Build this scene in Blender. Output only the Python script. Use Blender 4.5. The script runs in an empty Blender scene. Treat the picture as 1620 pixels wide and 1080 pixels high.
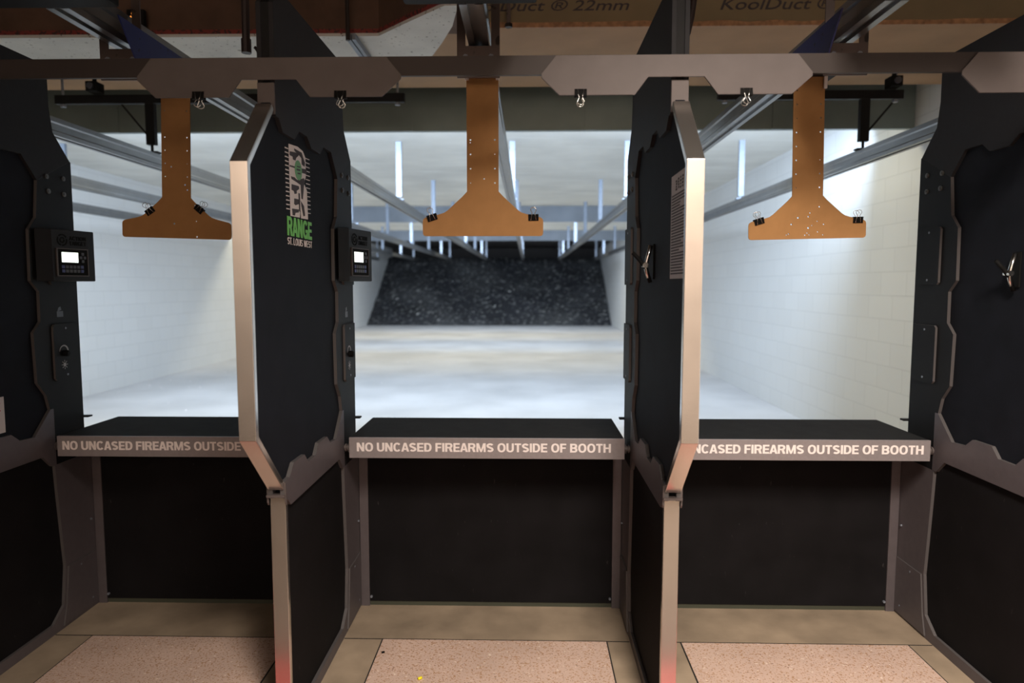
import bpy, bmesh, math, random
from mathutils import Vector, Matrix

random.seed(7)
S = bpy.context.scene
COL = S.collection
PI = math.pi

# ------------------------------------------------------------------ camera
cd = bpy.data.cameras.new('camera')
cam = bpy.data.objects.new('camera', cd)
COL.objects.link(cam)
cd.sensor_width = 36.0
cd.lens = 24.0
cam.location = (0, 0, 1.516)
cam.rotation_euler = (PI / 2 - math.atan(90 / 1080), 0, math.atan(25 / 1080))
cd.dof.use_dof = True
cd.dof.focus_distance = 2.65
cd.dof.aperture_fstop = 1.8
cd.clip_start = 0.02
S.camera = cam

# ------------------------------------------------------------------ world, exposure
w = bpy.data.worlds.new('world')
S.world = w
w.use_nodes = True
w.node_tree.nodes['Background'].inputs[0].default_value = (0.0, 0.0, 0.0, 1)
w.node_tree.nodes['Background'].inputs[1].default_value = 0.0
S.view_settings.view_transform = 'Standard'
S.view_settings.look = 'None'
S.view_settings.exposure = 0.0
S.view_settings.gamma = 1.0
S.view_settings.use_curve_mapping = False


# ------------------------------------------------------------------ lights
def area(name, loc, rot, sx, sy, power, col, spread=180):
    l = bpy.data.lights.new(name, 'AREA')
    l.shape = 'RECTANGLE'
    l.size = sx
    l.size_y = sy
    l.energy = power
    l.color = col
    l.spread = math.radians(spread)
    o = bpy.data.objects.new(name, l)
    o.location = loc
    o.rotation_euler = rot
    COL.objects.link(o)
    return o


WARM = (1.0, 0.87, 0.75)
PALE = (1.0, 0.92, 0.68)
COOL = (0.60, 0.77, 1.0)
# the lamp over the shooters' side, above and behind the camera
area('lobby_lamp', (0.62, -0.25, 3.34), (math.radians(8), math.radians(-13), 0), 0.45, 1.1, 218, WARM, 127)
area('cap_reflection_fill', (-0.3, -2.2, 3.4), (math.radians(-32), 0, 0), 5.0, 0.4, 145, WARM, 125)  # added fill light, brightens the back wall that the edge caps mirror
# lamps behind the range baffles: pale tubes pointing down, cool floods pointing downrange
for (y, pw, pc, dn) in ((5.95, 105, 300, 64), (14.3, 115, 190, 64), (20.4, 130, 110, 60)):
    area('range_tube', (-1.6, y, 3.04), (0, 0, 0), 8.0, 0.12, pw, PALE)
    area('range_flood', (-1.15, y + 0.15, 2.98), (math.radians(dn), 0, 0), 8.0, 0.16, pc, COOL, 112)


# ------------------------------------------------------------------ materials
def mat(name, col, rough=0.6, metal=0.0, noise=0.0, nscale=30.0, bump=0.0, bscale=200.0, spec=0.5, emit=None, es=0.0):
    m = bpy.data.materials.new(name)
    m.use_nodes = True
    nt = m.node_tree
    b = nt.nodes['Principled BSDF']
    b.inputs['Base Color'].default_value = (*col, 1)
    b.inputs['Roughness'].default_value = rough
    b.inputs['Metallic'].default_value = metal
    b.inputs['Specular IOR Level'].default_value = spec
    if emit:
        b.inputs['Emission Color'].default_value = (*emit, 1)
        b.inputs['Emission Strength'].default_value = es
    tc = nt.nodes.new('ShaderNodeTexCoord')
    if noise > 0:
        n = nt.nodes.new('ShaderNodeTexNoise')
        n.inputs['Scale'].default_value = nscale
        n.inputs['Detail'].default_value = 6
        nt.links.new(tc.outputs['Object'], n.inputs['Vector'])
        r = nt.nodes.new('ShaderNodeValToRGB')
        r.color_ramp.elements[0].position = 0.3
        r.color_ramp.elements[1].position = 0.7
        r.color_ramp.elements[0].color = (*[c * (1 - noise) for c in col], 1)
        r.color_ramp.elements[1].color = (*[min(1, c * (1 + noise)) for c in col], 1)
        nt.links.new(n.outputs['Fac'], r.inputs['Fac'])
        nt.links.new(r.outputs['Color'], b.inputs['Base Color'])
    if bump > 0:
        n2 = nt.nodes.new('ShaderNodeTexNoise')
        n2.inputs['Scale'].default_value = bscale
        n2.inputs['Detail'].default_value = 3
        nt.links.new(tc.outputs['Object'], n2.inputs['Vector'])
        bp = nt.nodes.new('ShaderNodeBump')
        bp.inputs['Strength'].default_value = bump
        bp.inputs['Distance'].default_value = 0.002
        nt.links.new(n2.outputs['Fac'], bp.inputs['Height'])
        nt.links.new(bp.outputs['Normal'], b.inputs['Normal'])
    return m


def speckle(m, scale, lo, hi, col, mix=1.0, stretch=(1, 1, 1), detail=2.0):
    """specks of another colour over a material's base"""
    nt = m.node_tree
    b = nt.nodes['Principled BSDF']
    tc = nt.nodes.new('ShaderNodeTexCoord')
    mp = nt.nodes.new('ShaderNodeMapping')
    mp.inputs['Scale'].default_value = stretch
    n = nt.nodes.new('ShaderNodeTexNoise')
    n.inputs['Scale'].default_value = scale
    n.inputs['Detail'].default_value = detail
    nt.links.new(tc.outputs['Object'], mp.inputs['Vector'])
    nt.links.new(mp.outputs['Vector'], n.inputs['Vector'])
    r = nt.nodes.new('ShaderNodeValToRGB')
    r.color_ramp.elements[0].position = lo
    r.color_ramp.elements[0].color = (0, 0, 0, 1)
    r.color_ramp.elements[1].position = hi
    r.color_ramp.elements[1].color = (mix, mix, mix, 1)
    nt.links.new(n.outputs['Fac'], r.inputs['Fac'])
    mx = nt.nodes.new('ShaderNodeMix')
    mx.data_type = 'RGBA'
    inp = b.inputs['Base Color']
    if inp.is_linked:
        nt.links.new(inp.links[0].from_socket, mx.inputs['A'])
    else:
        mx.inputs['A'].default_value = inp.default_value[:]
    mx.inputs['B'].default_value = (*col, 1)
    nt.links.new(r.outputs['Color'], mx.inputs['Factor'])
    nt.links.new(mx.outputs['Result'], inp)
    return m


M = {}
M['rubber'] = mat('black_rubber', (0.015, 0.0155, 0.0165), 0.85, noise=0.25, nscale=12, bump=0.35, bscale=420, spec=0.2)
M['panel'] = mat('black_foam_panel', (0.0085, 0.0100, 0.0150), 0.75, noise=0.2, nscale=9, bump=0.3, bscale=350, spec=0.14)
M['scuffed'] = speckle(mat('scuffed_black_panel', (0.006, 0.0055, 0.0065), 0.8, noise=0.3, nscale=6, spec=0.15), 70, 0.68, 0.80, (0.13, 0.125, 0.125), 0.40, (1, 1, 0.3), 6)
M['frame'] = mat('black_powder_coat', (0.007, 0.007, 0.008), 0.6, spec=0.2, noise=0.1, nscale=40, bump=0.15, bscale=700)
M['graphite'] = mat('graphite_powder_coat', (0.021, 0.021, 0.024), 0.65, metal=0.0, spec=0.2, noise=0.08, nscale=40, bump=0.15, bscale=700)
M['gunmetal'] = mat('grey_powder_coat', (0.115, 0.100, 0.108), 0.5, metal=0.3, noise=0.06, nscale=30, bump=0.12, bscale=800)
M['fascia'] = mat('grey_brushed_fascia', (0.29, 0.265, 0.275), 0.5, metal=0.3, noise=0.06, nscale=60, bump=0.1, bscale=900)
M['plate'] = mat('mauve_grey_plate', (0.105, 0.088, 0.086), 0.55, metal=0.25, noise=0.06, nscale=14, bump=0.1, bscale=900)
M['bar'] = mat('dark_brown_steel', (0.030, 0.022, 0.020), 0.5, metal=0.3)
M['rawedge'] = mat('bare_plate_edge', (0.10, 0.093, 0.095), 0.5, metal=0.2)
M['housing'] = mat('charcoal_housing', (0.013, 0.013, 0.015), 0.55, spec=0.3)
M['boltsteel'] = mat('dull_bolt_steel', (0.11, 0.105, 0.10), 0.4, metal=0.6)
M['cap'] = mat('brushed_aluminium_cap', (0.78, 0.735, 0.69), 0.22, metal=0.95, noise=0.07, nscale=9, bump=0.06, bscale=300)
M['alu'] = mat('aluminium_rail', (0.25, 0.255, 0.26), 0.32, metal=0.85, noise=0.08, nscale=8)
M['galv'] = mat('galvanised_steel', (0.21, 0.235, 0.28), 0.5, metal=0.3, noise=0.1, nscale=12)
M['chrome'] = mat('chrome_wire', (0.75, 0.74, 0.72), 0.2, metal=1.0)
M['blackmetal'] = mat('black_clip_steel', (0.006, 0.006, 0.006), 0.7, spec=0.12)
M['card'] = mat('brown_cardboard', (0.385, 0.205, 0.082), 0.8, noise=0.05, nscale=20, spec=0.2)
M['white'] = mat('white_lettering', (0.86, 0.80, 0.79), 0.6)
M['paper'] = mat('white_paper', (0.62, 0.58, 0.58), 0.7)
M['ink'] = mat('black_ink', (0.05, 0.04, 0.045), 0.7)
M['redink'] = mat('red_ink', (0.45, 0.05, 0.07), 0.7)
M['green'] = mat('green_vinyl', (0.16, 0.60, 0.09), 0.5)
M['greendisc'] = mat('pale_green_vinyl', (0.14, 0.40, 0.15), 0.5)
M['blue'] = speckle(mat('blue_painted_steel', (0.020, 0.032, 0.16), 0.5), 30, 0.66, 0.70, (0.005, 0.006, 0.02), 1)
M['steel'] = speckle(mat('brown_grey_bracket', (0.10, 0.075, 0.068), 0.5, metal=0.4), 22, 0.62, 0.68, (0.02, 0.014, 0.012), 1)
M['baffle'] = mat('dark_grey_sheet_steel', (0.215, 0.27, 0.27), 0.36, metal=0.4, noise=0.1, nscale=3)
M['baffle2'] = mat('slate_grey_baffle', (0.20, 0.22, 0.25), 0.6, noise=0.15, nscale=2)
M['duct'] = mat('tan_duct_board', (0.36, 0.22, 0.12), 0.75, noise=0.12, nscale=3)
M['ductdim'] = mat('dimmed_duct_board', (0.20, 0.155, 0.088), 0.75, noise=0.12, nscale=3)  # the same duct board, duller light on its front put into the colour
M['ductwhite'] = speckle(mat('white_foil_duct', (0.62, 0.62, 0.60), 0.6, noise=0.1, nscale=4), 40, 0.66, 0.70, (0.03, 0.02, 0.02), 0.8)
M['ductbrown'] = mat('brown_foam_board', (0.10, 0.055, 0.035), 0.8, noise=0.2, nscale=8)
M['redtape'] = speckle(mat('red_sealant', (0.22, 0.03, 0.025), 0.7), 60, 0.5, 0.6, (0.05, 0.02, 0.02), 1)
M['seam'] = mat('brown_seam_strip', (0.34, 0.18, 0.09), 0.7, noise=0.35, nscale=30)
M['conc'] = mat('worn_concrete', (0.30, 0.236, 0.17), 0.6, noise=0.25, nscale=5, bump=0.15, bscale=120)
M['terrazzo'] = mat('terrazzo', (0.58, 0.43, 0.36), 0.45, noise=0.08, nscale=3)
speckle(M['terrazzo'], 120, 0.57, 0.62, (0.36, 0.19, 0.08), 0.75)
speckle(M['terrazzo'], 55, 0.66, 0.70, (0.80, 0.68, 0.58), 0.7)
speckle(M['terrazzo'], 150, 0.66, 0.70, (0.10, 0.05, 0.03), 0.8)
M['aisle'] = mat('dimmed_unseen_aisle', (0.085, 0.060, 0.042), 0.7, noise=0.2, nscale=6)  # unseen aisle floor, darkened to dim its reflection in the lower edge caps
M['joint'] = mat('dark_joint', (0.02, 0.017, 0.015), 0.8)
M['redpaint'] = mat('red_floor_paint', (0.36, 0.035, 0.03), 0.5)
M['rangefloor'] = mat('pale_sealed_concrete', (0.57, 0.555, 0.55), 0.55, noise=0.14, nscale=0.9)
M['rangeceil'] = speckle(mat('pale_range_ceiling', (0.74, 0.73, 0.68), 0.8, noise=0.12, nscale=1.2), 2.0, 0.55, 0.75, (0.86, 0.86, 0.82), 0.6, (0.5, 3, 1))
M['darkceil'] = mat('dark_ceiling', (0.035, 0.030, 0.028), 0.8)
M['backwall'] = mat('warm_lobby_wall', (0.60, 0.52, 0.46), 0.7)
M['berm'] = mat('shredded_black_rubber', (0.017, 0.017, 0.020), 0.85, noise=0.5, nscale=1.2, bump=0.8, bscale=18)
speckle(M['berm'], 0.55, 0.42, 0.72, (0.085, 0.083, 0.08), 0.6, detail=5)
speckle(M['berm'], 7.0, 0.55, 0.66, (0.24, 0.235, 0.22), 0.6, detail=6)
speckle(M['berm'], 3.4, 0.70, 0.72, (0.6, 0.58, 0.54), 0.7, detail=8)
M['screen'] = mat('lit_screen', (0.8, 0.9, 0.8), 0.3, emit=(0.92, 1.0, 0.90), es=1.6)
M['key'] = mat('keypad_key', (0.06, 0.06, 0.075), 0.4)
M['bluekey'] = mat('blue_keypad_key', (0.05, 0.06, 0.20), 0.4)
M['mark'] = mat('grey_printed_mark', (0.33, 0.31, 0.31), 0.5)
M['yellow'] = mat('yellow_foam', (0.85, 0.72, 0.02), 0.7)
M['strip'] = mat('green_grey_strip', (0.045, 0.050, 0.034), 0.6)
M['cable'] = mat('black_brown_cable', (0.020, 0.010, 0.010), 0.5)
M['lamp'] = mat('amber_indicator', (0.4, 0.1, 0.0), 0.4, emit=(1.0, 0.32, 0.05), es=1.2)


def block_wall(name, col, bw=0.406, bh=0.203):
    m = mat(name, col, 0.6)
    nt = m.node_tree
    b = nt.nodes['Principled BSDF']
    tc = nt.nodes.new('ShaderNodeTexCoord')
    mp = nt.nodes.new('ShaderNodeMapping')
    mp.vector_type = 'POINT'
    sep = nt.nodes.new('ShaderNodeSeparateXYZ')
    cmb = nt.nodes.new('ShaderNodeCombineXYZ')
    nt.links.new(tc.outputs['Object'], sep.inputs[0])
    nt.links.new(sep.outputs['Y'], cmb.inputs['X'])
    nt.links.new(sep.outputs['Z'], cmb.inputs['Y'])
    br = nt.nodes.new('ShaderNodeTexBrick')
    br.inputs['Scale'].default_value = 1.0
    br.inputs['Brick Width'].default_value = bw
    br.inputs['Row Height'].default_value = bh
    br.inputs['Mortar Size'].default_value = 0.004
    br.inputs['Mortar Smooth'].default_value = 0.4
    br.inputs['Color1'].default_value = (*col, 1)
    br.inputs['Color2'].default_value = (*[c * 0.97 for c in col], 1)
    br.inputs['Mortar'].default_value = (*[c * 0.85 for c in col], 1)
    nt.links.new(cmb.outputs[0], br.inputs['Vector'])
    nt.links.new(br.outputs['Color'], b.inputs['Base Color'])
    bp = nt.nodes.new('ShaderNodeBump')
    bp.inputs['Strength'].default_value = 0.5
    bp.inputs['Distance'].default_value = 0.004
    bp.invert = True
    nt.links.new(br.outputs['Fac'], bp.inputs['Height'])
    nt.links.new(bp.outputs['Normal'], b.inputs['Normal'])
    return m


M['block'] = block_wall('painted_block_wall', (0.72, 0.715, 0.70))


# ------------------------------------------------------------------ mesh helpers
def box(bm, x0, x1, y0, y1, z0, z1):
    vs = [bm.verts.new(p) for p in ((x0, y0, z0), (x1, y0, z0), (x1, y1, z0), (x0, y1, z0),
                                    (x0, y0, z1), (x1, y0, z1), (x1, y1, z1), (x0, y1, z1))]
    for f in ((3, 2, 1, 0), (4, 5, 6, 7), (0, 1, 5, 4), (1, 2, 6, 5), (2, 3, 7, 6), (3, 0, 4, 7)):
        bm.faces.new([vs[i] for i in f])


def prism(bm, pts, axis, a, b):
    """polygon extruded along an axis; pts are the two other coordinates in xyz order"""
    def P(p, t):
        if axis == 'x':
            return (t, p[0], p[1])
        if axis == 'y':
            return (p[0], t, p[1])
        return (p[0], p[1], t)
    A = [bm.verts.new(P(p, a)) for p in pts]
    B = [bm.verts.new(P(p, b)) for p in pts]
    bm.faces.new(A)
    bm.faces.new(list(reversed(B)))
    n = len(pts)
    for i in range(n):
        j = (i + 1) % n
        bm.faces.new((A[j], A[i], B[i], B[j]))


def tube(bm, pts, r, seg=8, closed=False):
    pts = [Vector(p) for p in pts]
    n = len(pts)
    rings = []
    up = None
    for i in range(n):
        if closed:
            t = (pts[(i + 1) % n] - pts[i - 1])
        else:
            t = pts[min(i + 1, n - 1)] - pts[max(i - 1, 0)]
        t.normalize()
        if up is None:
            up = t.orthogonal().normalized()
        else:
            up = (up - t * up.dot(t))
            if up.length < 1e-6:
                up = t.orthogonal()
            up.normalize()
        sd = t.cross(up)
        rings.append([bm.verts.new(pts[i] + (up * math.cos(2 * PI * k / seg) + sd * math.sin(2 * PI * k / seg)) * r) for k in range(seg)])
    m = n if closed else n - 1
    for i in range(m):
        a, b = rings[i], rings[(i + 1) % n]
        for k in range(seg):
            bm.faces.new((a[k], a[(k + 1) % seg], b[(k + 1) % seg], b[k]))
    if not closed:
        bm.faces.new(list(reversed(rings[0])))
        bm.faces.new(rings[-1])


def disc(bm, c, axis, r, h, seg=14):
    """short cylinder centred at c along an axis ('x','y','z')"""
    v = {'x': Vector((1, 0, 0)), 'y': Vector((0, 1, 0)), 'z': Vector((0, 0, 1))}[axis]
    c = Vector(c)
    tube(bm, [c - v * h / 2, c + v * h / 2], r, seg)


def obj(name, bm, m, parent=None, bevel=0.0, smooth=False):
    bmesh.ops.recalc_face_normals(bm, faces=bm.faces)
    me = bpy.data.meshes.new(name)
    bm.to_mesh(me)
    bm.free()
    me.materials.append(M[m] if isinstance(m, str) else m)
    if smooth:
        for p in me.polygons:
            p.use_smooth = True
    o = bpy.data.objects.new(name, me)
    COL.objects.link(o)
    if parent is not None:
        o.parent = parent
    if bevel > 0:
        bv = o.modifiers.new('bevel', 'BEVEL')
        bv.width = bevel
        bv.segments = 2
        bv.limit_method = 'ANGLE'
        bv.angle_limit = math.radians(40)
    return o


def raw_edges(o):
    """bare cut metal on a coated plate's rim"""
    o.data.materials.append(M['rawedge'])
    for p in o.data.polygons:
        if abs(p.normal.x) < 0.5:
            p.material_index = 1
    return o


def tag(o, label, cat, group=None):
    o['label'] = label
    o['category'] = cat
    if group:
        o['group'] = group
    return o


def thing(name, label, cat, loc=(0, 0, 0), group=None):
    o = bpy.data.objects.new(name, None)
    o.location = loc
    o.empty_display_size = 0.1
    COL.objects.link(o)
    return tag(o, label, cat, group)


def struct(name, bm, m, parent=None):
    o = obj(name, bm, m, parent)
    o['kind'] = 'structure'
    return o


def dup(root, loc, label, group=None, rot=None):
    r = root.copy()
    COL.objects.link(r)
    r.location = loc
    if rot is not None:
        r.rotation_euler = rot
    r['label'] = label
    if group:
        r['group'] = group
    for ch in list(root.children):
        c = ch.copy()
        COL.objects.link(c)
        c.parent = r
        for g in list(ch.children):
            d = g.copy()
            COL.objects.link(d)
            d.parent = c
    return r


def curve_to_mesh(name, cu, m, parent=None, frame=None, fit=None):
    """turn a filled 2-D curve or text into a mesh object; fit=(x0,z0,width,height) in its own plane"""
    tmp = bpy.data.objects.new('tmp', cu)
    COL.objects.link(tmp)
    dg = bpy.context.evaluated_depsgraph_get()
    dg.update()
    me = bpy.data.meshes.new_from_object(tmp.evaluated_get(dg))
    bpy.data.objects.remove(tmp)
    me.name = name
    if fit:
        xs = [v.co.x for v in me.vertices]
        ys = [v.co.y for v in me.vertices]
        zs = [v.co.z for v in me.vertices]
        zm = (max(zs) + min(zs)) / 2
        sx = fit[2] / (max(xs) - min(xs))
        sy = fit[3] / (max(ys) - min(ys))
        for v in me.vertices:
            v.co = ((v.co.x - min(xs)) * sx + fit[0], (v.co.y - min(ys)) * sy + fit[1], v.co.z - zm)
    if frame is not None:
        me.transform(frame)
    me.materials.clear()
    me.materials.append(M[m])
    o = bpy.data.objects.new(name, me)
    COL.objects.link(o)
    if parent is not None:
        o.parent = parent
    return o


def text(name, s, m, parent, frame, fit, bold=0.02, ext=0.0006, shear=0.0, spacing=1.0):
    cu = bpy.data.curves.new(name, 'FONT')
    cu.body = s
    cu.size = 1
    cu.offset = bold
    cu.extrude = ext
    cu.shear = shear
    cu.space_character = spacing
    cu.resolution_u = 3
    return curve_to_mesh(name, cu, m, parent, frame, fit)


def glyph(bm, ch, x, w, n):
    """one bold grotesque capital, cap height 1, stroke w, extruded n; returns its width"""
    h = w / 2
    wb = w * 0.88

    lay = [0]

    def poly(p):
        lay[0] += 1
        m = n + 0.00003 * (lay[0] % 7)          # overlapping strokes lie at slightly different heights
        prism(bm, [(x + a, b) for a, b in p], 'z', -n, m)

    def rect(a, b, c, d):
        poly([(a, b), (c, b), (c, d), (a, d)])

    def band(cx, cy, rx, ry, a0, a1, k=16, tx=None, ty=None):
        tx = w if tx is None else tx
        ty = wb if ty is None else ty
        def P(rx_, ry_, a):
            c, s_ = math.cos(a), math.sin(a)
            e = 0.86
            return (cx + rx_ * math.copysign(abs(c) ** e, c), cy + ry_ * math.copysign(abs(s_) ** e, s_))
        for q in range(k):
            b0 = math.radians(a0 + (a1 - a0) * q / k)
            b1 = math.radians(a0 + (a1 - a0) * (q + 1) / k)
            poly([P(rx, ry, b0), P(rx, ry, b1), P(rx - tx, ry - ty, b1), P(rx - tx, ry - ty, b0)])
    if ch == ' ':
        return 0.22
    if ch == '.':
        rect(0, 0, w, w); return w
    if ch == 'I':
        rect(0, 0, w, 1); return w
    if ch == 'N':
        W = 0.72; rect(0, 0, w, 1); rect(W - w, 0, W, 1); poly([(0, 1), (w * 1.1, 1), (W, 0), (W - w * 1.1, 0)]); return W
    if ch == 'O':
        W = 0.78; band(W / 2, .5, W / 2, .515, 0, 360, 32); return W
    if ch == 'C':
        W = 0.74; band(W / 2, .5, W / 2, .515, 38, 322, 26); return W
    if ch == 'G':
        W = 0.77; band(W / 2, .5, W / 2, .515, 38, 318, 26); rect(W * .54, .34, W, .34 + wb * .9); rect(W - w * .85, 0, W, .45); return W
    if ch == 'U':
        W = 0.72; rect(0, .38, w, 1); rect(W - w, .38, W, 1); band(W / 2, .385, W / 2, .40, 180, 360, 18); return W
    if ch == 'A':
        W = 0.76
        for sg in (1, -1):
            poly([(W / 2 + sg * a, b) for a, b in ((-W / 2, 0), (-W / 2 + w * 1.05, 0), (0.0, .74), (0.0, 1), (-w * .58, 1))])
        rect(.25 * W, .2, .75 * W, .2 + w * .78); return W
    if ch == 'S':
        W = 0.68
        r = W / 2 - h
        cl = [(W / 2 + r * math.cos(math.radians(a)), .715 + (.285 - h) * math.sin(math.radians(a))) for a in range(22, 271, 14)]
        cl += [(W / 2 + r * math.cos(math.radians(a)), .285 + (.285 - h) * math.sin(math.radians(a))) for a in range(76, -160, -14)]
        cl = [(a, b + (0.5 - b) * 0.06 * (0 if abs(b - .5) > .3 else 0)) for a, b in cl]
        for q in range(len(cl) - 1):
            def nr(i_):
                a, b = cl[max(0, i_ - 1)], cl[min(len(cl) - 1, i_ + 1)]
                v = Vector((-(b[1] - a[1]), b[0] - a[0])).normalized()
                return v * h
            n0, n1 = nr(q), nr(q + 1)
            a, b = Vector(cl[q]), Vector(cl[q + 1])
            poly([tuple(a + n0), tuple(b + n1), tuple(b - n1), tuple(a - n0)])
        return W
    if ch in 'EF':
        W = 0.61 if ch == 'E' else 0.58
        rect(0, 0, w, 1); rect(w, 1 - wb, W, 1); rect(w, .5 - wb * .45, W * .93, .5 + wb * .45)
        if ch == 'E':
            rect(w, 0, W, wb)
        return W
    if ch == 'L':
        W = 0.58; rect(0, 0, w, 1); rect(w, 0, W, wb); return W
    if ch == 'H':
        W = 0.71; rect(0, 0, w, 1); rect(W - w, 0, W, 1); rect(w, .5 - wb * .45, W - w, .5 + wb * .5); return W
    if ch == 'T':
        W = 0.62; rect(W / 2 - h, 0, W / 2 + h, 1 - wb); rect(0, 1 - wb, W, 1); return W
    if ch == 'D':
        W = 0.71; rect(0, 0, w, 1); rect(w, 0, W * .42, wb); rect(w, 1 - wb, W * .42, 1); band(W * .42, .5, W * .58, .5, -90, 90, 18); return W
    if ch == 'B':
        W = 0.70
        rect(0, 0, w, 1)
        for b in (0, .5 - wb * .42, 1 - wb):
            rect(w, b, W * .55, b + wb * .9 if 0 < b < .6 else b + wb)
        band(W * .55, .725, W * .42, .275, -90, 90, 14); band(W * .55, .285, W * .45, .285, -90, 90, 14); return W
    if ch == 'R':
        W = 0.72
        rect(0, 0, w, 1); rect(w, 1 - wb, W * .55, 1); rect(w, .40, W * .55, .40 + wb * .9)
        band(W * .55, .70, W * .43, .30, -90, 90, 14); poly([(W * .45, .46), (W * .80, .46), (W, 0), (W - w * 1.12, 0)]); return W
    if ch == 'M':
        W = 0.90
        rect(0, 0, w * .95, 1); rect(W - w * .95, 0, W, 1)
        poly([(w * .1, 1), (w * 1.2, 1), (W / 2 + w * .36, 0), (W / 2 - w * .36, 0)]); poly([(W - w * .1, 1), (W - w * 1.2, 1), (W / 2 - w * .36, 0), (W / 2 + w * .36, 0)]); return W
    if ch == 'W':
        W = 1.05
        for (a, b) in ((0, .28), (.5, .28), (.5, .72), (1, .72)):
            poly([(a * (W - w) , 1), (a * (W - w) + w, 1), (b * (W - w) + w, 0), (b * (W - w), 0)])
        return W
    return 0.3


def caps(name, s, m, parent, frame, fit, w=0.2, gap=0.075, ext=0.0006):
    """a line of capitals fitted to (x0, z0, width, height) in its own plane"""
    bm = bmesh.new()
    x = 0.0
    for i, ch in enumerate(s):
        if i and 'A' in (ch, s[i - 1]) and ' ' not in (ch, s[i - 1]):
            x -= 0.055
        x += glyph(bm, ch, x, w, ext) + gap
    xs = [v.co.x for v in bm.verts]
    x0, x1 = min(xs), max(xs)
    for v in bm.verts:
        v.co = ((v.co.x - x0) * fit[2] / (x1 - x0) + fit[0], v.co.y * fit[3] + fit[1], v.co.z)
    bm.transform(frame)
    return obj(name, bm, m, parent)


def plate_with_holes(name, outline, holes, thick, m, parent, frame):
    cu = bpy.data.curves.new(name, 'CURVE')
    cu.dimensions = '2D'
    cu.fill_mode = 'BOTH'
    cu.extrude = thick / 2
    for loop in [outline] + holes:
        sp = cu.splines.new('POLY')
        sp.points.add(len(loop) - 1)
        for i, p in enumerate(loop):
            sp.points[i].co = (p[0], p[1], 0, 1)
        sp.use_cyclic_u = True
    return curve_to_mesh(name, cu, m, parent, frame)


# frames: 2-D (a, b) + thickness n into the scene
F_FRONT = Matrix(((1, 0, 0, 0), (0, 0, -1, 0), (0, 1, 0, 0), (0, 0, 0, 1)))      # a->X, b->Z, n->-Y


def F_at_y(y, x=0, z=0):
    return Matrix.Translation((x, y, z)) @ F_FRONT


def F_right_face(x):     # a -> +Y, b -> Z, n -> +X : seen from the right of a divider
    return Matrix(((0, 0, 1, x), (1, 0, 0, 0), (0, 1, 0, 0), (0, 0, 0, 1)))


def F_left_face(x):      # a -> -Y, b -> Z, n -> -X
    return Matrix(((0, 0, -1, x), (-1, 0, 0, 0), (0, 1, 0, 0), (0, 0, 0, 1)))


def circ(x, y, r, n=10):
    return [(x + r * math.cos(2 * PI * k / n), y + r * math.sin(2 * PI * k / n)) for k in range(n)]


# ------------------------------------------------------------------ setting
XL, XR = -6.0, 3.1
LANES = [-5.255, -3.985, -2.715, -1.445, -0.175, 1.10, 2.36]
DIV = [-2.0775, -0.815, 0.465, 1.7375]      # centre planes of the four dividers
BOOTHS = [(-2.05, -0.8425), (-0.7875, 0.4375), (0.4925, 1.71)]

bm = bmesh.new(); box(bm, XL - 0.2, XR + 0.2, -3.2, 3.2, -0.15, 0.0); struct('floor', bm, 'conc')
bm = bmesh.new(); box(bm, XL - 0.2, XR + 0.2, 3.2, 30.5, -0.15, 0.0); struct('floor_range', bm, 'rangefloor')
for i, (a, b) in enumerate(((-1.88, -1.02), (-0.617, 0.336), (0.655, 1.603))):
    bm = bmesh.new(); box(bm, a - 0.006, b + 0.006, 2.12, 2.805, 0.0, 0.0012); struct('floor_joint', bm, 'joint')
    bm = bmesh.new(); box(bm, a, b, 2.12, 2.797, 0.0, 0.0025); struct('floor_terrazzo', bm, 'terrazzo')
bm = bmesh.new(); box(bm, XL, XR, -3.0, 1.69, 0.0, 0.003); struct('floor_aisle', bm, 'aisle')  # dark sheet added out of view, keeps the lower caps' reflections dim
for (a, b) in BOOTHS:
    bm = bmesh.new(); box(bm, a + 0.002, b - 0.002, 2.800, 2.8055, 0.0, 0.0008); struct('floor_joint', bm, 'joint')
bm = bmesh.new(); box(bm, -2.6, 2.4, 1.69, 2.12, 0.0, 0.0035); struct('floor_line', bm, 'redpaint')
bm = bmesh.new(); box(bm, XL - 0.2, XL, -3.2, 30.5, 0, 3.8); struct('wall_left', bm, 'block')
bm = bmesh.new(); box(bm, XR, XR + 0.2, -3.2, 30.5, 0, 3.8); struct('wall_right', bm, 'block')
bm = bmesh.new(); box(bm, XL - 0.2, XR + 0.2, -3.2, -3.0, 0, 3.8); struct('wall_back', bm, 'backwall')
bm = bmesh.new(); box(bm, XL - 0.2, XR + 0.2, 30.3, 30.5, 0, 3.8); struct('wall_far', bm, 'darkceil')
bm = bmesh.new(); box(bm, XL - 0.2, XR + 0.2, -3.2, 5.6, 3.6, 3.8); struct('ceiling', bm, 'darkceil')
bm = bmesh.new(); box(bm, XL, XR, 5.72, 21.0, 3.1, 3.3); struct('ceiling_range', bm, 'rangeceil')
bm = bmesh.new(); box(bm, XL, XR, 21.0, 30.3, 3.1, 3.3); struct('ceiling_trap', bm, 'darkceil')

# baffles across the range
def baffle(name, y, z0, z1, m, label, seams):
    t = thing(name, label, 'ceiling baffle', (0, y, z0))
    bm = bmesh.new(); box(bm, XL + 0.01, XR - 0.01, 0, 0.05, 0, z1 - z0); obj('baffle_sheet', bm, m, t)
    for x in seams:
        bm = bmesh.new(); box(bm, x - 0.04, x + 0.04, -0.006, 0, 0.0, z1 - z0); obj('joint_strip', bm, m, t)
    return t


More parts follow.
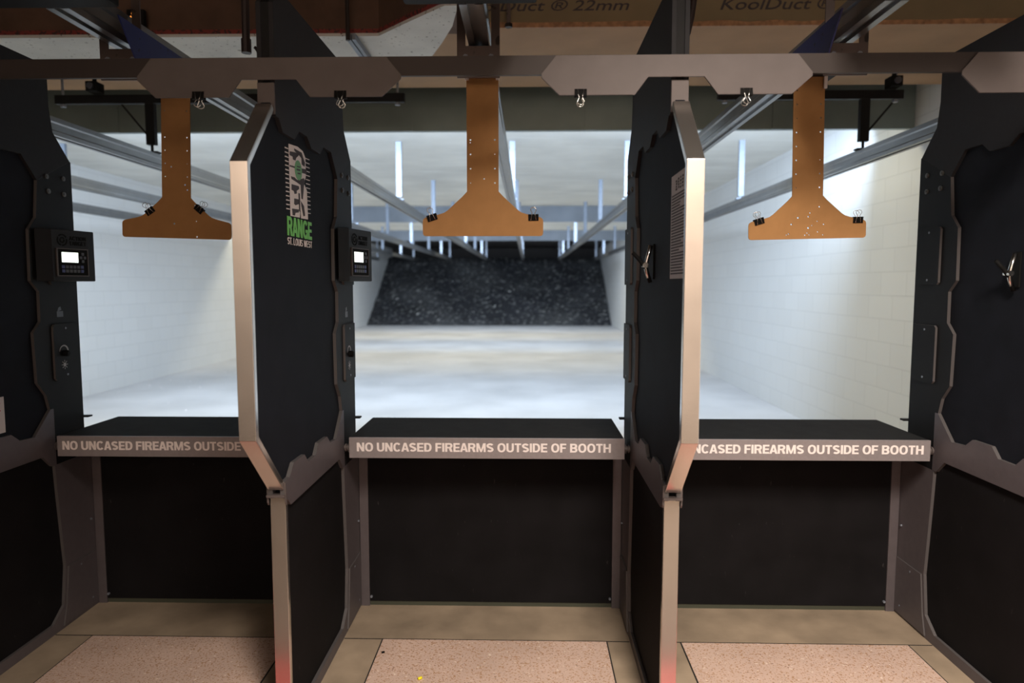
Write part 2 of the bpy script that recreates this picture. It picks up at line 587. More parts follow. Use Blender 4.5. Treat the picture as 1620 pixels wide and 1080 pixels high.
baffle('ceiling_baffle', 5.66, 2.76, 3.6, 'baffle', 'dark grey sheet metal baffle across the ceiling nearest the booths', (-3.4, -0.98, 0.5, 2.0))
baffle('ceiling_baffle', 14.0, 2.78, 3.1, 'baffle2', 'slate grey baffle across the middle of the bright range ceiling', (-4, -1, 2))
baffle('ceiling_baffle', 20.2, 2.80, 3.1, 'baffle2', 'slate grey baffle farthest down the range in front of the black trap', (-4, -1, 2))

# rubber berm
bm = bmesh.new()
nx, ny = 90, 40
grid = []
for j in range(ny + 1):
    row = []
    for i in range(nx + 1):
        u, v = i / nx, j / ny
        x = XL + 0.01 + (XR - XL - 0.02) * u
        y = 25.25 + 4.3 * v
        z = 2.66 * v
        h = 0.05 * math.sin(x * 1.7 + v * 5) * math.sin(v * PI) + random.uniform(-0.03, 0.03) * (0 < j < ny)
        row.append(bm.verts.new((x, y - h * 0.5, max(0.0, z + h))))
    grid.append(row)
for j in range(ny):
    for i in range(nx):
        bm.faces.new((grid[j][i], grid[j][i + 1], grid[j + 1][i + 1], grid[j + 1][i]))
bk = [bm.verts.new((v.co.x, 30.28, v.co.z)) for v in grid[ny]]
bt = [bm.verts.new((v.co.x, 30.28, 0)) for v in grid[ny]]
for i in range(nx):
    bm.faces.new((grid[ny][i], grid[ny][i + 1], bk[i + 1], bk[i]))
    bm.faces.new((bk[i], bk[i + 1], bt[i + 1], bt[i]))
tag(obj('rubber_berm', bm, 'berm'), 'sloping black rubber bullet berm with pale specks at the far end', 'bullet trap')

# white debris along the left wall and on the range floor
bm = bmesh.new()
for k in range(150):
    y = random.uniform(6.5, 14)
    x = XL + 0.1 + abs(random.gauss(0, 0.9)) if k < 110 else random.uniform(-3, 2.5)
    s = random.uniform(0.008, 0.03)
    p = [bm.verts.new((x + random.uniform(-s, s), y + random.uniform(-s, s), 0.001 + random.uniform(0, s * 0.6))) for _ in range(4)]
    for f in ((0, 1, 2), (0, 2, 3), (0, 1, 3), (1, 2, 3)):
        bm.faces.new([p[i] for i in f])
o = tag(obj('paper_debris', bm, 'white'), 'white paper scraps littering the range floor by the left wall', 'debris')
o['kind'] = 'stuff'

# ------------------------------------------------------------------ duct work over the booths
t = thing('air_duct', 'tan duct board air duct running across above the header', 'duct', (0, 4.09, 3.0))
bm = bmesh.new(); box(bm, XL + 0.01, XR - 0.01, 0, 1.2, 0.0, 0.5); obj('duct_body', bm, 'duct', t)
bm = bmesh.new(); box(bm, XL + 0.01, XR - 0.01, -0.003, -0.0002, 0.002, 0.5); obj('duct_dim_sheet', bm, 'ductdim', t)  # thin added sheet, carries the front's dimmer tone over the same board
bm = bmesh.new()
n = 60
top = []; bot = []
pts = [(XL + 0.02 + (XR - XL - 0.04) * i / n, 0.022 + random.uniform(-0.006, 0.008)) for i in range(n + 1)]
prism(bm, pts + [(XR - 0.02, -0.004), (XL + 0.02, -0.004)], 'y', -0.008, 0.002)
obj('seam_strip', bm, 'seam', t)
text('lettering', 'KoolDuct ® 22mm', 'ink', t, F_at_y(-0.0042), (-0.42, 0.088, 1.0, 0.062), 0.006, 0.001, 0.25)
text('lettering', 'KoolDuct ® 22mm', 'ink', t, F_at_y(-0.0042), (1.10, 0.085, 1.0, 0.066), 0.006, 0.001, 0.25)

t = thing('foil_duct', 'white foil faced duct with red sealed edge above the left booth', 'duct', (0, 0, 2.94))
wd = [(XL + 0.01, 4.0), (-0.86, 4.04), (-0.68, 3.86), (-0.43, 3.62), (-0.36, 3.62), (-0.42, 3.9), (-0.51, 4.16), (-0.62, 4.44), (-0.75, 4.75), (XL + 0.01, 4.75)]
bm = bmesh.new(); prism(bm, wd, 'z', 0.0, 0.022); obj('duct_underside', bm, 'ductwhite', t)
fd = [(XL + 0.01, 4.005), (-0.86, 4.045), (-0.68, 3.865), (-0.43, 3.625), (-0.36, 3.625), (-0.36, 4.08), (XL + 0.01, 4.08)]
bm = bmesh.new(); prism(bm, fd, 'z', 0.0225, 0.6); obj('duct_side', bm, 'ductbrown', t)
rd = [(XL + 0.01, 3.996), (-0.863, 4.036), (-0.683, 3.855), (-0.43, 3.612), (-0.36, 3.612)]
bm = bmesh.new(); prism(bm, rd + [(p[0], p[1] + 0.015) for p in reversed(rd)], 'z', 0.017, 0.040); obj('sealant_bead', bm, 'redtape', t)

# struts and rod under the ducts
t = thing('duct_strut', 'grey channel strut strapped under the white foil duct', 'strut', (-1.02, 4.0, 2.9))
bm = bmesh.new(); box(bm, -0.012, 0.012, -0.02, 0.78, 0.0, 0.035); obj('channel', bm, 'galv', t)
bm = bmesh.new(); box(bm, 0.02, 0.04, -0.02, 0.78, 0.0, 0.035); obj('channel', bm, 'galv', t)
bm = bmesh.new(); tube(bm, [(0.0, -0.035, -0.01), (0.0, -0.035, 0.68)], 0.012); obj('threaded_rod', bm, 'bar', t)
t = thing('threaded_rod', 'rusty threaded rod hanging in front of the tan duct', 'rod', (-0.09, 4.05, 2.985))
bm = bmesh.new(); box(bm, -0.035, -0.012, -0.012, 0.012, 0.02, 0.6); obj('rod', bm, 'steel', t)
bm = bmesh.new(); disc(bm, (-0.023, 0, 0.01), 'z', 0.022, 0.02, 6); obj('nut', bm, 'bar', t)
t = thing('hanging_cable', 'dark cable with bulb end hanging above the left divider', 'cable', (-1.09, 2.7, 2.42))
bm = bmesh.new(); tube(bm, [(0, 0, 0.02), (0.002, 0, 0.3), (0.004, 0, 0.9), (0, 0, 1.17)], 0.015, 10); obj('cable', bm, 'cable', t)
bm = bmesh.new(); tube(bm, [(0, 0, -0.012), (0, 0, -0.005), (0, 0, 0.015), (0, 0, 0.04)], 0.019, 10); obj('end_cap', bm, 'cable', t)
bm = bmesh.new(); tube(bm, [(0.02, 0.03, 0.02), (0.05, 0.1, -0.04), (0.07, 0.15, -0.09)], 0.004, 6); tube(bm, [(0.02, 0.03, 0.02), (0.08, 0.1, -0.02), (0.12, 0.15, -0.09)], 0.006, 6); obj('wire', bm, 'cable', t)
t = thing('indicator_light', 'amber indicator lights glowing on the dark duct side, upper left', 'light', (-2.235, 3.99, 3.035))
bm = bmesh.new(); box(bm, -0.05, 0.05, -0.02, 0.01, -0.06, 0.04); obj('light_box', bm, 'frame', t, 0.003)
for (a, b) in ((-0.012, 0.014), (-0.022, -0.006), (0.006, -0.008)):
    bm = bmesh.new(); disc(bm, (a, -0.022, b), 'y', 0.007, 0.006, 10); obj('lamp', bm, 'lamp', t)
bm = bmesh.new()
tube(bm, [(0.53, 2.62, 2.26), (0.545, 2.66, 2.33), (0.575, 2.69, 2.40), (0.605, 2.7, 2.47), (0.618, 2.7, 2.53), (0.63, 2.7, 2.62), (0.64, 2.7, 2.8), (0.64, 2.7, 3.6)], 0.013, 10)
tag(obj('power_cable', bm, 'cable', smooth=True), 'black cable curving down beside the right divider top', 'cable')

# ------------------------------------------------------------------ rails down the range
RZ = 2.36


def rail_profile():
    h = [(0.012, 0), (0.036, 0), (0.036, 0.022), (0.030, 0.030), (0.030, 0.066), (0.036, 0.074), (0.036, 0.1)]
    return [(-0.012, 0.012), (0.012, 0.012)] + h + [(-x, z) for x, z in reversed(h)]


RAILN = ['aluminium target rail beside the left wall', 'second aluminium target rail out from the left wall',
         'third aluminium target rail from the left wall, seen across the left booth', 'aluminium target rail above the left booth',
         'aluminium target rail above the middle booth', 'aluminium target rail above the right booth',
         'aluminium target rail beside the right wall']
for i, x in enumerate(LANES):
    bm = bmesh.new()
    prism(bm, rail_profile(), 'y', 2.14, 24.0)
    o = obj('target_rail', bm, 'alu')
    o.location = (x, 0, RZ)
    tag(o, RAILN[i], 'rail', 'target rails under the range ceiling')


def hanger(x, y, ztop, m, label):
    t = thing('rail_hanger', label, 'rail hanger', (x, y, RZ + 0.1), 'rail hangers down the range')
    h = ztop - RZ - 0.1
    bm = bmesh.new(); prism(bm, [(-0.03, -0.02), (0.03, -0.02), (0.03, 0.02), (0.018, 0.02), (0.018, -0.008), (-0.018, -0.008), (-0.018, 0.02), (-0.03, 0.02)], 'z', 0.035, h); obj('post', bm, m, t)
    bm = bmesh.new(); tube(bm, [(0, 0, 0.0), (0, 0, 0.05)], 0.010); box(bm, -0.05, 0.05, -0.03, 0.03, 0.0, 0.012); obj('foot', bm, m, t)
    return t


RN = ['rail by the left wall', 'second rail from the left wall', 'third rail from the left wall', 'left booth rail',
      'middle booth rail', 'right booth rail', 'rail by the right wall']
YN = [(7.75, 'first'), (10.55, 'second'), (13.3, 'third'), (16.0, 'fourth'), (18.8, 'fifth'), (21.5, 'sixth'), (23.9, 'farthest')]
for i, x in enumerate(LANES):
    for (y, nm) in YN:
        hanger(x, y, 3.1, 'galv', 'pale hanger post on %s, %s past the near baffle' % (RN[i], nm))
for (x, y, xa, xb, nm, sgn) in ((-2.715, 4.97, -3.4, -0.88, 'left', -1), (2.36, 4.97, 1.335, 2.62, 'right', 1)):
    t = thing('rail_trapeze', 'dark hanger with crossbar under the duct above the %s booth' % nm, 'rail hanger', (0, y, RZ + 0.1))
    bm = bmesh.new(); box(bm, xa, xb, -0.02, 0.02, 0.35, 0.41); obj('crossbar', bm, 'frame', t)
    for xx in (xa + 0.05, xb - 0.05):
        bm = bmesh.new(); tube(bm, [(xx, 0, 0.33), (xx, 0, 0.534)], 0.009); disc(bm, (xx, 0, 0.338), 'z', 0.02, 0.018, 6); obj('hanging_rod', bm, 'galv', t)
    bm = bmesh.new(); box(bm, x - 0.032, x + 0.032, -0.02, 0.02, 0.06, 0.349); obj('post', bm, 'frame', t)
    bm = bmesh.new(); tube(bm, [(x, 0, 0.0), (x, 0, 0.07)], 0.010); box(bm, x - 0.05, x + 0.05, -0.03, 0.03, 0.0, 0.012); obj('foot', bm, 'frame', t)
    bm = bmesh.new(); tube(bm, [(x - 0.03 + 0.06 * (sgn > 0), 0.02, 0.12), (x + sgn * 0.26, 0.02, 0.40)], 0.007); obj('brace', bm, 'frame', t)
for (x, nm) in ((-3.07, 'left'), (2.52, 'right')):
    t = thing('sensor_head', 'small black camera head under the duct above the %s booth' % nm, 'camera', (x, 4.9, 2.84))
    bm = bmesh.new(); box(bm, -0.12, 0.12, -0.03, 0.03, 0.142, 0.158); obj('mount_plate', bm, 'galv', t)
    bm = bmesh.new(); box(bm, -0.04, 0.04, -0.05, 0.05, 0.03, 0.10); box(bm, -0.012, 0.012, -0.012, 0.012, 0.1, 0.142); obj('housing', bm, 'blackmetal', t, 0.006)
    bm = bmesh.new(); disc(bm, (0, -0.055, 0.065), 'y', 0.022, 0.02); obj('lens', bm, 'key', t)

# rail end brackets, motors and carriers for the three booths in view
BN = ['left', 'middle', 'right']
for k in range(3):
    x = LANES[3 + k]
    t = thing('rail_bracket', 'brown steel bracket with blue gussets behind the header of the %s booth' % BN[k], 'bracket', (x, 2.47, RZ))
    pl = [(-0.075, -0.12), (0.075, -0.12), (0.075, 0.16), (0.045, 0.16), (0.045, -0.012), (-0.045, -0.012), (-0.045, 0.16), (-0.075, 0.16)]
    bm = bmesh.new(); prism(bm, pl, 'y', -0.006, 0.0); obj('end_plate', bm, 'steel', t)
    for s in ((1,), (), (-1,))[k]:
        bm = bmesh.new(); prism(bm, [(-0.15, 0.05), (0.30, 0.045), (0.10, -0.095), (-0.03, -0.095)], 'x', s * 0.078, s * 0.083); obj('gusset', bm, 'blue', t)
    for (bx, bz) in ((-0.045, -0.05), (0.045, -0.05), (-0.03, -0.09), (0.025, -0.075)):
        bm = bmesh.new(); disc(bm, (bx, -0.009, bz), 'y', 0.010, 0.008, 6); obj('bolt', bm, 'galv', t)
    t = thing('carrier_motor', 'black motor housing at the near rail end above the %s booth' % BN[k], 'motor', (x, 1.86, RZ))
    bm = bmesh.new(); box(bm, -0.2, 0.2, -0.15, 0.272, -0.004, 0.17); obj('housing', bm, 'frame', t, 0.008)
    bm = bmesh.new(); disc(bm, (-0.1, -0.155, 0.09), 'y', 0.03, 0.012); obj('vent_cap', bm, 'blackmetal', t)

# ------------------------------------------------------------------ booth dividers
PT = 0.014          # half thickness of the black core
FT = 0.0275         # outer face of the frame plates
CW = 0.0250         # half width of the edge caps
TOP = [(2.165, 2.04), (2.19, 2.040), (2.225, 2.003), (2.335, 2.003), (2.385, 2.040), (2.468, 2.041), (2.515, 2.008), (2.62, 2.008),
       (2.665, 2.042), (2.765, 2.043), (2.850, 1.950), (3.062, 2.063), (2.962, 2.17), (2.945, 2.27), (2.945, 2.405), (2.91, 2.445),
       (2.235, 2.445), (2.165, 2.385)]
POST = [(2.850, 1.950), (2.832, 1.795), (2.785, 1.742), (2.780, 1.532), (2.826, 1.487), (2.824, 1.360), (2.779, 1.316), (2.785, 1.105),
        (2.834, 1.045), (2.852, 0.981), (2.8725, 0.981), (2.8725, 0.736), (3.068, 0.736), (3.068, 2.060), (3.062, 2.063)]
BOT = [(2.852, 0.981), (2.752, 0.882), (2.668, 0.888), (2.625, 0.921), (2.515, 0.922), (2.478, 0.884), (2.392, 0.883), (2.354, 0.918),
       (2.244, 0.919), (2.200, 0.881), (2.150, 0.879), (2.150, 0.826), (2.172, 0.815), (2.205, 0.786), (2.792, 0.787), (2.845, 0.735), (2.872, 0.735), (2.872, 0.981)]
LOW = [(2.862, 0.735), (2.870, 0.6), (2.895, 0.27), (2.872, 0.10), (2.800, 0.044), (2.185, 0.044), (2.185, 0.0), (3.165, 0.0), (3.165, 0.735)]


def offset(path, d):
    """open YZ path moved to its inside (towards +Y) by d with mitred corners"""
    out = []
    P = [Vector(p) for p in path]
    for i in range(len(P)):
        ns = []
        for a, b in ((i - 1, i), (i, i + 1)):
            if 0 <= a and b < len(P):
                t = (P[b] - P[a]).normalized()
                n = Vector((-t.y, t.x))
                if n.x < 0:
                    n = -n
                ns.append(n)
        n = sum(ns, Vector((0, 0))).normalized()
        out.append(tuple(P[i] + n * (d / max(0.3, n.dot(ns[0])))))
    return out


def cap(path, parent, name):
    bm = bmesh.new()
    inn = offset(path, 0.004)
    lip = offset(path, 0.022)
    prism(bm, list(path) + inn[::-1], 'x', -CW, CW)
    for s in (-1, 1):
        prism(bm, inn + lip[::-1], 'x', s * (CW - 0.003), s * CW)
    return obj(name, bm, 'cap', parent, 0.0012)


def make_divider(label):
    t = thing('booth_divider', label, 'booth divider', (0, 0, 0), 'dividers between the shooting booths')
    up = [(2.15, 2.075), (1.945, 1.862), (1.945, 1.062), (2.157, 0.856), (2.178, 0.85), (2.178, 0.80), (2.9, 0.80), (2.9, 2.1), (2.19, 2.1)]
    bm = bmesh.new(); prism(bm, up, 'x', -PT, PT); obj('upper_panel', bm, 'panel', t)
    lo = [(2.172, 0.8), (2.172, 0.006), (2.92, 0.006), (2.92, 0.8)]
    bm = bmesh.new(); prism(bm, lo, 'x', -PT, PT); obj('lower_panel', bm, 'scuffed', t)
    cap([(2.140, 2.072), (1.936, 1.863), (1.938, 1.061), (2.145, 0.853)], t, 'upper_edge_cap')
    cap([(2.160, 0.828), (2.160, 0.002)], t, 'lower_edge_cap')
    # joint clip, H shaped in front view
    bm = bmesh.new()
    box(bm, -0.030, 0.030, 2.140, 2.166, 0.829, 0.8365)
    for s in (-1, 1):
        prism(bm, [(2.148, 0.875), (2.156, 0.875), (2.156, 0.80), (2.15, 0.81)], 'x', s * 0.0265, s * 0.0315)
    obj('joint_clip', bm, 'plate', t)
    # top tab between the two plates
    bm = bmesh.new(); box(bm, -FT + 0.001, FT - 0.001, 2.158, 2.166, 2.045, 2.14); obj('top_tab', bm, 'plate', t, 0.001)
    bm = bmesh.new(); box(bm, -0.012, 0.012, 2.168, 2.9, 2.1, 2.385); box(bm, -0.012, 0.012, 2.9, 3.06, 0.0, 2.05); obj('core_tube', bm, 'frame', t)
    for s in (-1, 1):
        bm = bmesh.new(); prism(bm, TOP, 'x', s * 0.0125, s * FT); obj('top_plate', bm, 'graphite', t, 0.001)
        bm = bmesh.new(); prism(bm, POST, 'x', s * 0.0125, s * (FT - 0.0004)); raw_edges(obj('upright', bm, 'frame', t))
        bm = bmesh.new(); prism(bm, BOT, 'x', s * 0.0125, s * FT); raw_edges(obj('bottom_plate', bm, 'gunmetal', t))
        lw = obj('lower_upright', (lambda b: (prism(b, LOW, 'x', s * 0.0125, s * (FT - 0.0006)), b)[1])(bmesh.new()), 'gunmetal', t)
        raw_edges(lw)
        bm = bmesh.new(); prism(bm, [(2.908, 0.265), (3.10, 0.265), (3.10, 0.012), (2.86, 0.012), (2.885, 0.10)], 'x', s * (FT - 0.0006), s * (FT + 0.005)); raw_edges(obj('kick_plate', bm, 'gunmetal', lw))
        for (y, z) in ((2.99, 0.24), (3.06, 0.05), (3.08, 0.42)):
            bm = bmesh.new(); disc(bm, (s * (FT + 0.003), y, z), 'x', 0.005, 0.006, 8); obj('screw', bm, 'galv', lw)
        for (y, z) in ((2.905, 1.974), (3.010, 1.980), (2.912, 1.913), (3.010, 1.912)):
            bm = bmesh.new(); disc(bm, (s * (FT + 0.002), y, z), 'x', 0.011, 0.007, 10); disc(bm, (s * (FT + 0.006), y, z), 'x', 0.006, 0.004, 6); obj('bolt', bm, 'boltsteel', t)
        for (z0, z1) in ((1.515, 1.755), (1.100, 1.345)):
            cp = obj('cover_plate', (lambda b: (prism(b, [(2.885, z0 + 0.01), (2.895, z0), (3.05, z0), (3.05, z1), (2.895, z1), (2.885, z1 - 0.01)], 'x', s * (FT - 0.0004), s * (FT + 0.009)), b)[1])(bmesh.new()), 'frame', t)
            raw_edges(cp)
            for z in (z0 + 0.02, z1 - 0.02):
                bm = bmesh.new(); disc(bm, (s * (FT + 0.0095), 2.962, z), 'x', 0.005, 0.003, 8); obj('screw', bm, 'galv', cp)
    # small ledge catch at the foot of the upright, on the range side
    bm = bmesh.new(); box(bm, -FT - 0.02, FT + 0.02, 3.069, 3.10, 0.905, 0.912); box(bm, -0.01, 0.01, 3.069, 3.09, 0.885, 0.94); obj('catch', bm, 'frame', t)
    return t


DL = ['black booth divider at the left edge of the picture, left of the left booth',
      'black booth divider carrying the green range logo, between left and middle booths',
      'black booth divider carrying the white rules sheet, between middle and right booths',
      'black booth divider at the right edge of the picture, right of the right booth']
d0 = make_divider(DL[0])
d0.location = (DIV[0], 0, 0)
divs = [d0] + [dup(d0, (DIV[k], 0, 0), DL[k]) for k in (1, 2, 3)]


def dimmer(d):
    """printed dial and knob on the lower cover of a divider's right face"""
    x = FT + 0.0095
    kn = bmesh.new(); disc(kn, (x + 0.009, 2.945, 1.215), 'x', 0.014, 0.018, 16); disc(kn, (x + 0.019, 2.945, 1.215), 'x', 0.010, 0.004, 16)
    obj('dimmer_knob', kn, 'blackmetal', d, 0.001)
    bm = bmesh.new()
    a0, a1, n = -0.35 * PI * 0.3, PI * 0.98, 18
    o_, i_ = [], []
    for q in range(n + 1):
        a = a0 + (a1 - a0) * q / n
        wd_ = 0.003 + 0.006 * (1 - q / n)
        o_.append((2.945 + 0.030 * math.cos(a), 1.222 + 0.030 * math.sin(a)))
        i_.append((2.945 + (0.030 - wd_) * math.cos(a), 1.222 + (0.030 - wd_) * math.sin(a)))
    prism(bm, o_ + i_[::-1], 'x', x, x + 0.0006)
    for q in range(8):
        a = q * PI / 4
        c_, s_ = math.cos(a), math.sin(a)
        p = [(2.945 + c_ * 0.012 - s_ * 0.0015, 1.165 + s_ * 0.012 + c_ * 0.0015), (2.945 + c_ * 0.020 - s_ * 0.0015, 1.165 + s_ * 0.020 + c_ * 0.0015),
             (2.945 + c_ * 0.020 + s_ * 0.0015, 1.165 + s_ * 0.020 - c_ * 0.0015), (2.945 + c_ * 0.012 + s_ * 0.0015, 1.165 + s_ * 0.012 - c_ * 0.0015)]
        prism(bm, p, 'x', x, x + 0.0006)
    ring = circ(2.945, 1.165, 0.009, 14)
    prism(bm, ring, 'x', x, x + 0.0006)
    obj('dial_print', bm, 'mark', d)
    bm = bmesh.new()
    box(bm, FT - 0.001, FT + 0.0006, 2.925, 2.965, 1.375, 1.40); prism(bm, [(2.93, 1.40), (2.955, 1.405), (2.95, 1.42), (2.935, 1.415)], 'x', FT - 0.001, FT + 0.0006)
    obj('side_print', bm, 'key', d)


dimmer(divs[0]); dimmer(divs[1])

# range logo on the second divider's right face
LOGO = {
  'gun1': [(2.318, 1.962), (2.388, 1.97), (2.407, 1.971), (2.406, 1.963), (2.381, 1.951), (2.374, 1.941), (2.349, 1.94), (2.346, 1.949), (2.317, 1.949)],
  'rifle': [(2.363, 1.98), (2.442, 1.98), (2.453, 1.968), (2.474, 1.951), (2.469, 1.936), (2.439, 1.939), (2.437, 1.96), (2.417, 1.965), (2.365, 1.973)],
  'mag': [(2.438, 1.925), (2.491, 1.93), (2.49, 1.913), (2.436, 1.909)],
  'bar': [(2.314, 1.916), (2.372, 1.920), (2.372, 1.914), (2.314, 1.911)],
  'gun2': [(2.324, 1.88), (2.358, 1.882), (2.386, 1.877), (2.46, 1.894), (2.471, 1.884), (2.458, 1.87), (2.441, 1.817), (2.426, 1.819), (2.421, 1.865), (2.374, 1.869), (2.329, 1.872)],
  'gun3': [(2.328, 1.855), (2.402, 1.858), (2.404, 1.849), (2.378, 1.839), (2.379, 1.83), (2.356, 1.825), (2.349, 1.834), (2.326, 1.836)],
  'gun4': [(2.352, 1.81), (2.399, 1.812), (2.4, 1.823), (2.406, 1.822), (2.404, 1.797), (2.362, 1.788), (2.349, 1.791)],
  'gun5': [(2.327, 1.773), (2.396, 1.777), (2.395, 1.767), (2.36, 1.762), (2.354, 1.752), (2.331, 1.751)],
  'r2': [(2.417, 1.81), (2.452, 1.795), (2.462, 1.762), (2.443, 1.758), (2.424, 1.791)],
  'gap': [(2.396, 1.834), (2.41, 1.834), (2.412, 1.767), (2.398, 1.773)]}
BODY = [(2.311, 1.985), (2.401, 1.993), (2.455, 1.988), (2.482, 1.97), (2.483, 1.928), (2.481, 1.901), (2.458, 1.876), (2.490, 1.855), (2.495, 1.752), (2.42, 1.749), (2.415, 1.791), (2.406, 1.750), (2.312, 1.747)]
lg = obj('range_logo', (lambda b: (prism(b, BODY, 'x', PT, PT + 0.0008), b)[1])(bmesh.new()), 'white', divs[1])
lg['label'] = 'white and green range logo'
bm = bmesh.new()
for p in LOGO.values():
    prism(bm, p, 'x', PT + 0.0007, PT + 0.0014)
obj('logo_cutouts', bm, 'ink', lg)
bm = bmesh.new()
for q in range(15):
    z = 1.966 - q * 0.0142
    prism(bm, [(2.274, z - 0.002), (2.307, z), (2.307, z + 0.003), (2.274, z + 0.002)], 'x', PT, PT + 0.0008)
for q in range(14):
    z = 1.969 - q * 0.0149
    prism(bm, [(2.484 + (q > 8) * 0.012, z - 0.002), (2.528, z), (2.528, z + 0.003), (2.484 + (q > 8) * 0.012, z + 0.001)], 'x', PT, PT + 0.0008)
obj('logo_rungs', bm, 'white', lg)
bm = bmesh.new(); prism(bm, [(2.400 + 0.037 * math.cos(2 * PI * q / 24), 1.912 + 0.034 * math.sin(2 * PI * q / 24)) for q in range(24)], 'x', PT + 0.0013, PT + 0.002); obj('logo_disc', bm, 'greendisc', lg)
bm = bmesh.new()
for (a, b, c_, e) in ((2.385, 2.42, 1.925, 1.921), (2.38, 2.418, 1.915, 1.909), (2.39, 2.42, 1.903, 1.898)):
    prism(bm, [(a, c_), (b, c_ + 0.003), (b, e + 0.003), (a, e)], 'x', PT + 0.0019, PT + 0.0024)
obj('disc_print', bm, 'ink', lg)
caps('lettering', 'RANGE', 'green', lg, F_right_face(PT + 0.001), (2.277, 1.680, 0.256, 0.064), 0.215, 0.085)
caps('lettering', 'ST. LOUIS WEST', 'white', lg, F_right_face(PT + 0.001), (2.276, 1.6505, 0.256, 0.0235), 0.12, 0.15)

# rules sheet on the third divider's left face (small print that cannot be read)
sx = DIV[2] - PT
t = thing('rules_sheet', 'white printed rules sheet stuck on the divider right of the middle booth', 'sign', (sx, 0, 0))
bm = bmesh.new(); box(bm, -0.0018, 0, 1.975, 2.182, 1.534, 1.850); obj('sheet', bm, 'paper', t)
bm = bmesh.new()
xa, xb = -0.0024, -0.0017
for (y0, y1, z0, z1) in ((2.01, 2.035, 1.80, 1.838), (2.042, 2.062, 1.80, 1.838), (2.068, 2.09, 1.803, 1.836), (2.098, 2.12, 1.80, 1.832)):
    for q in range(4):
        zz = z0 + (z1 - z0) * q / 4
        box(bm, xa, xb, y0 + random.uniform(0, 0.006), y1 - random.uniform(0, 0.006), zz, zz + 0.006)
z = 1.785
while z > 1.545:
    e = random.uniform(0.0, 0.09) if random.random() < 0.4 else random.uniform(0, 0.015)
    y = 2.17
    while y > 1.99 + e:
        wl = random.uniform(0.010, 0.028)
        box(bm, xa, xb, max(1.988 + e, y - wl), y, z, z + 0.0045)
        y -= wl + 0.0035
    z -= 0.0088
obj('small_print', bm, 'ink', t)

# notice on the leftmost divider's right face
t = thing('paper_notice', 'white paper notice with red print at the left picture edge', 'sign', (DIV[0] + PT, 0, 0))
bm = bmesh.new(); box(bm, 0, 0.0018, 2.38, 2.612, 0.935, 1.077); obj('sheet', bm, 'paper', t)
bm = bmesh.new()
for q in range(4):
    box(bm, 0.0017, 0.0024, 2.41, 2.592 - 0.01 * (q % 2), 1.05 - q * 0.014, 1.055 - q * 0.014)
obj('small_print', bm, 'redink', t)


# spring clamps on the dividers' left faces
def spring_clamp(x, y, z, label):
    t = thing('spring_clamp', label, 'clamp', (x, y, z), 'spring clamps on the dividers')
    bm = bmesh.new(); box(bm, -0.006, 0, -0.018, 0.018, -0.05, 0.075); obj('backplate', bm, 'blackmetal', t, 0.002)
    bm = bmesh.new(); tube(bm, [(-0.012, 0.0, 0.07), (-0.022, 0.0, 0.03), (-0.030, 0.0, -0.005), (-0.018, 0.0, -0.045)], 0.008, 10); obj('fixed_jaw', bm, 'chrome', t, smooth=True)
    bm = bmesh.new(); tube(bm, [(-0.075, 0.006, 0.045), (-0.05, 0.004, 0.018), (-0.028, 0.0, -0.012), (-0.012, 0.0, -0.062)], 0.0075, 10); obj('handle', bm, 'blackmetal', t, smooth=True)
    bm = bmesh.new(); disc(bm, (-0.032, 0, 0.0), 'y', 0.010, 0.032, 14); obj('pivot', bm, 'chrome', t)
    return t


spring_clamp(DIV[2] - PT, 2.47, 1.585, 'black and chrome spring clamp on the divider beside the rules sheet')
spring_clamp(DIV[3] - PT, 2.455, 1.555, 'black and chrome spring clamp on the rightmost divider')


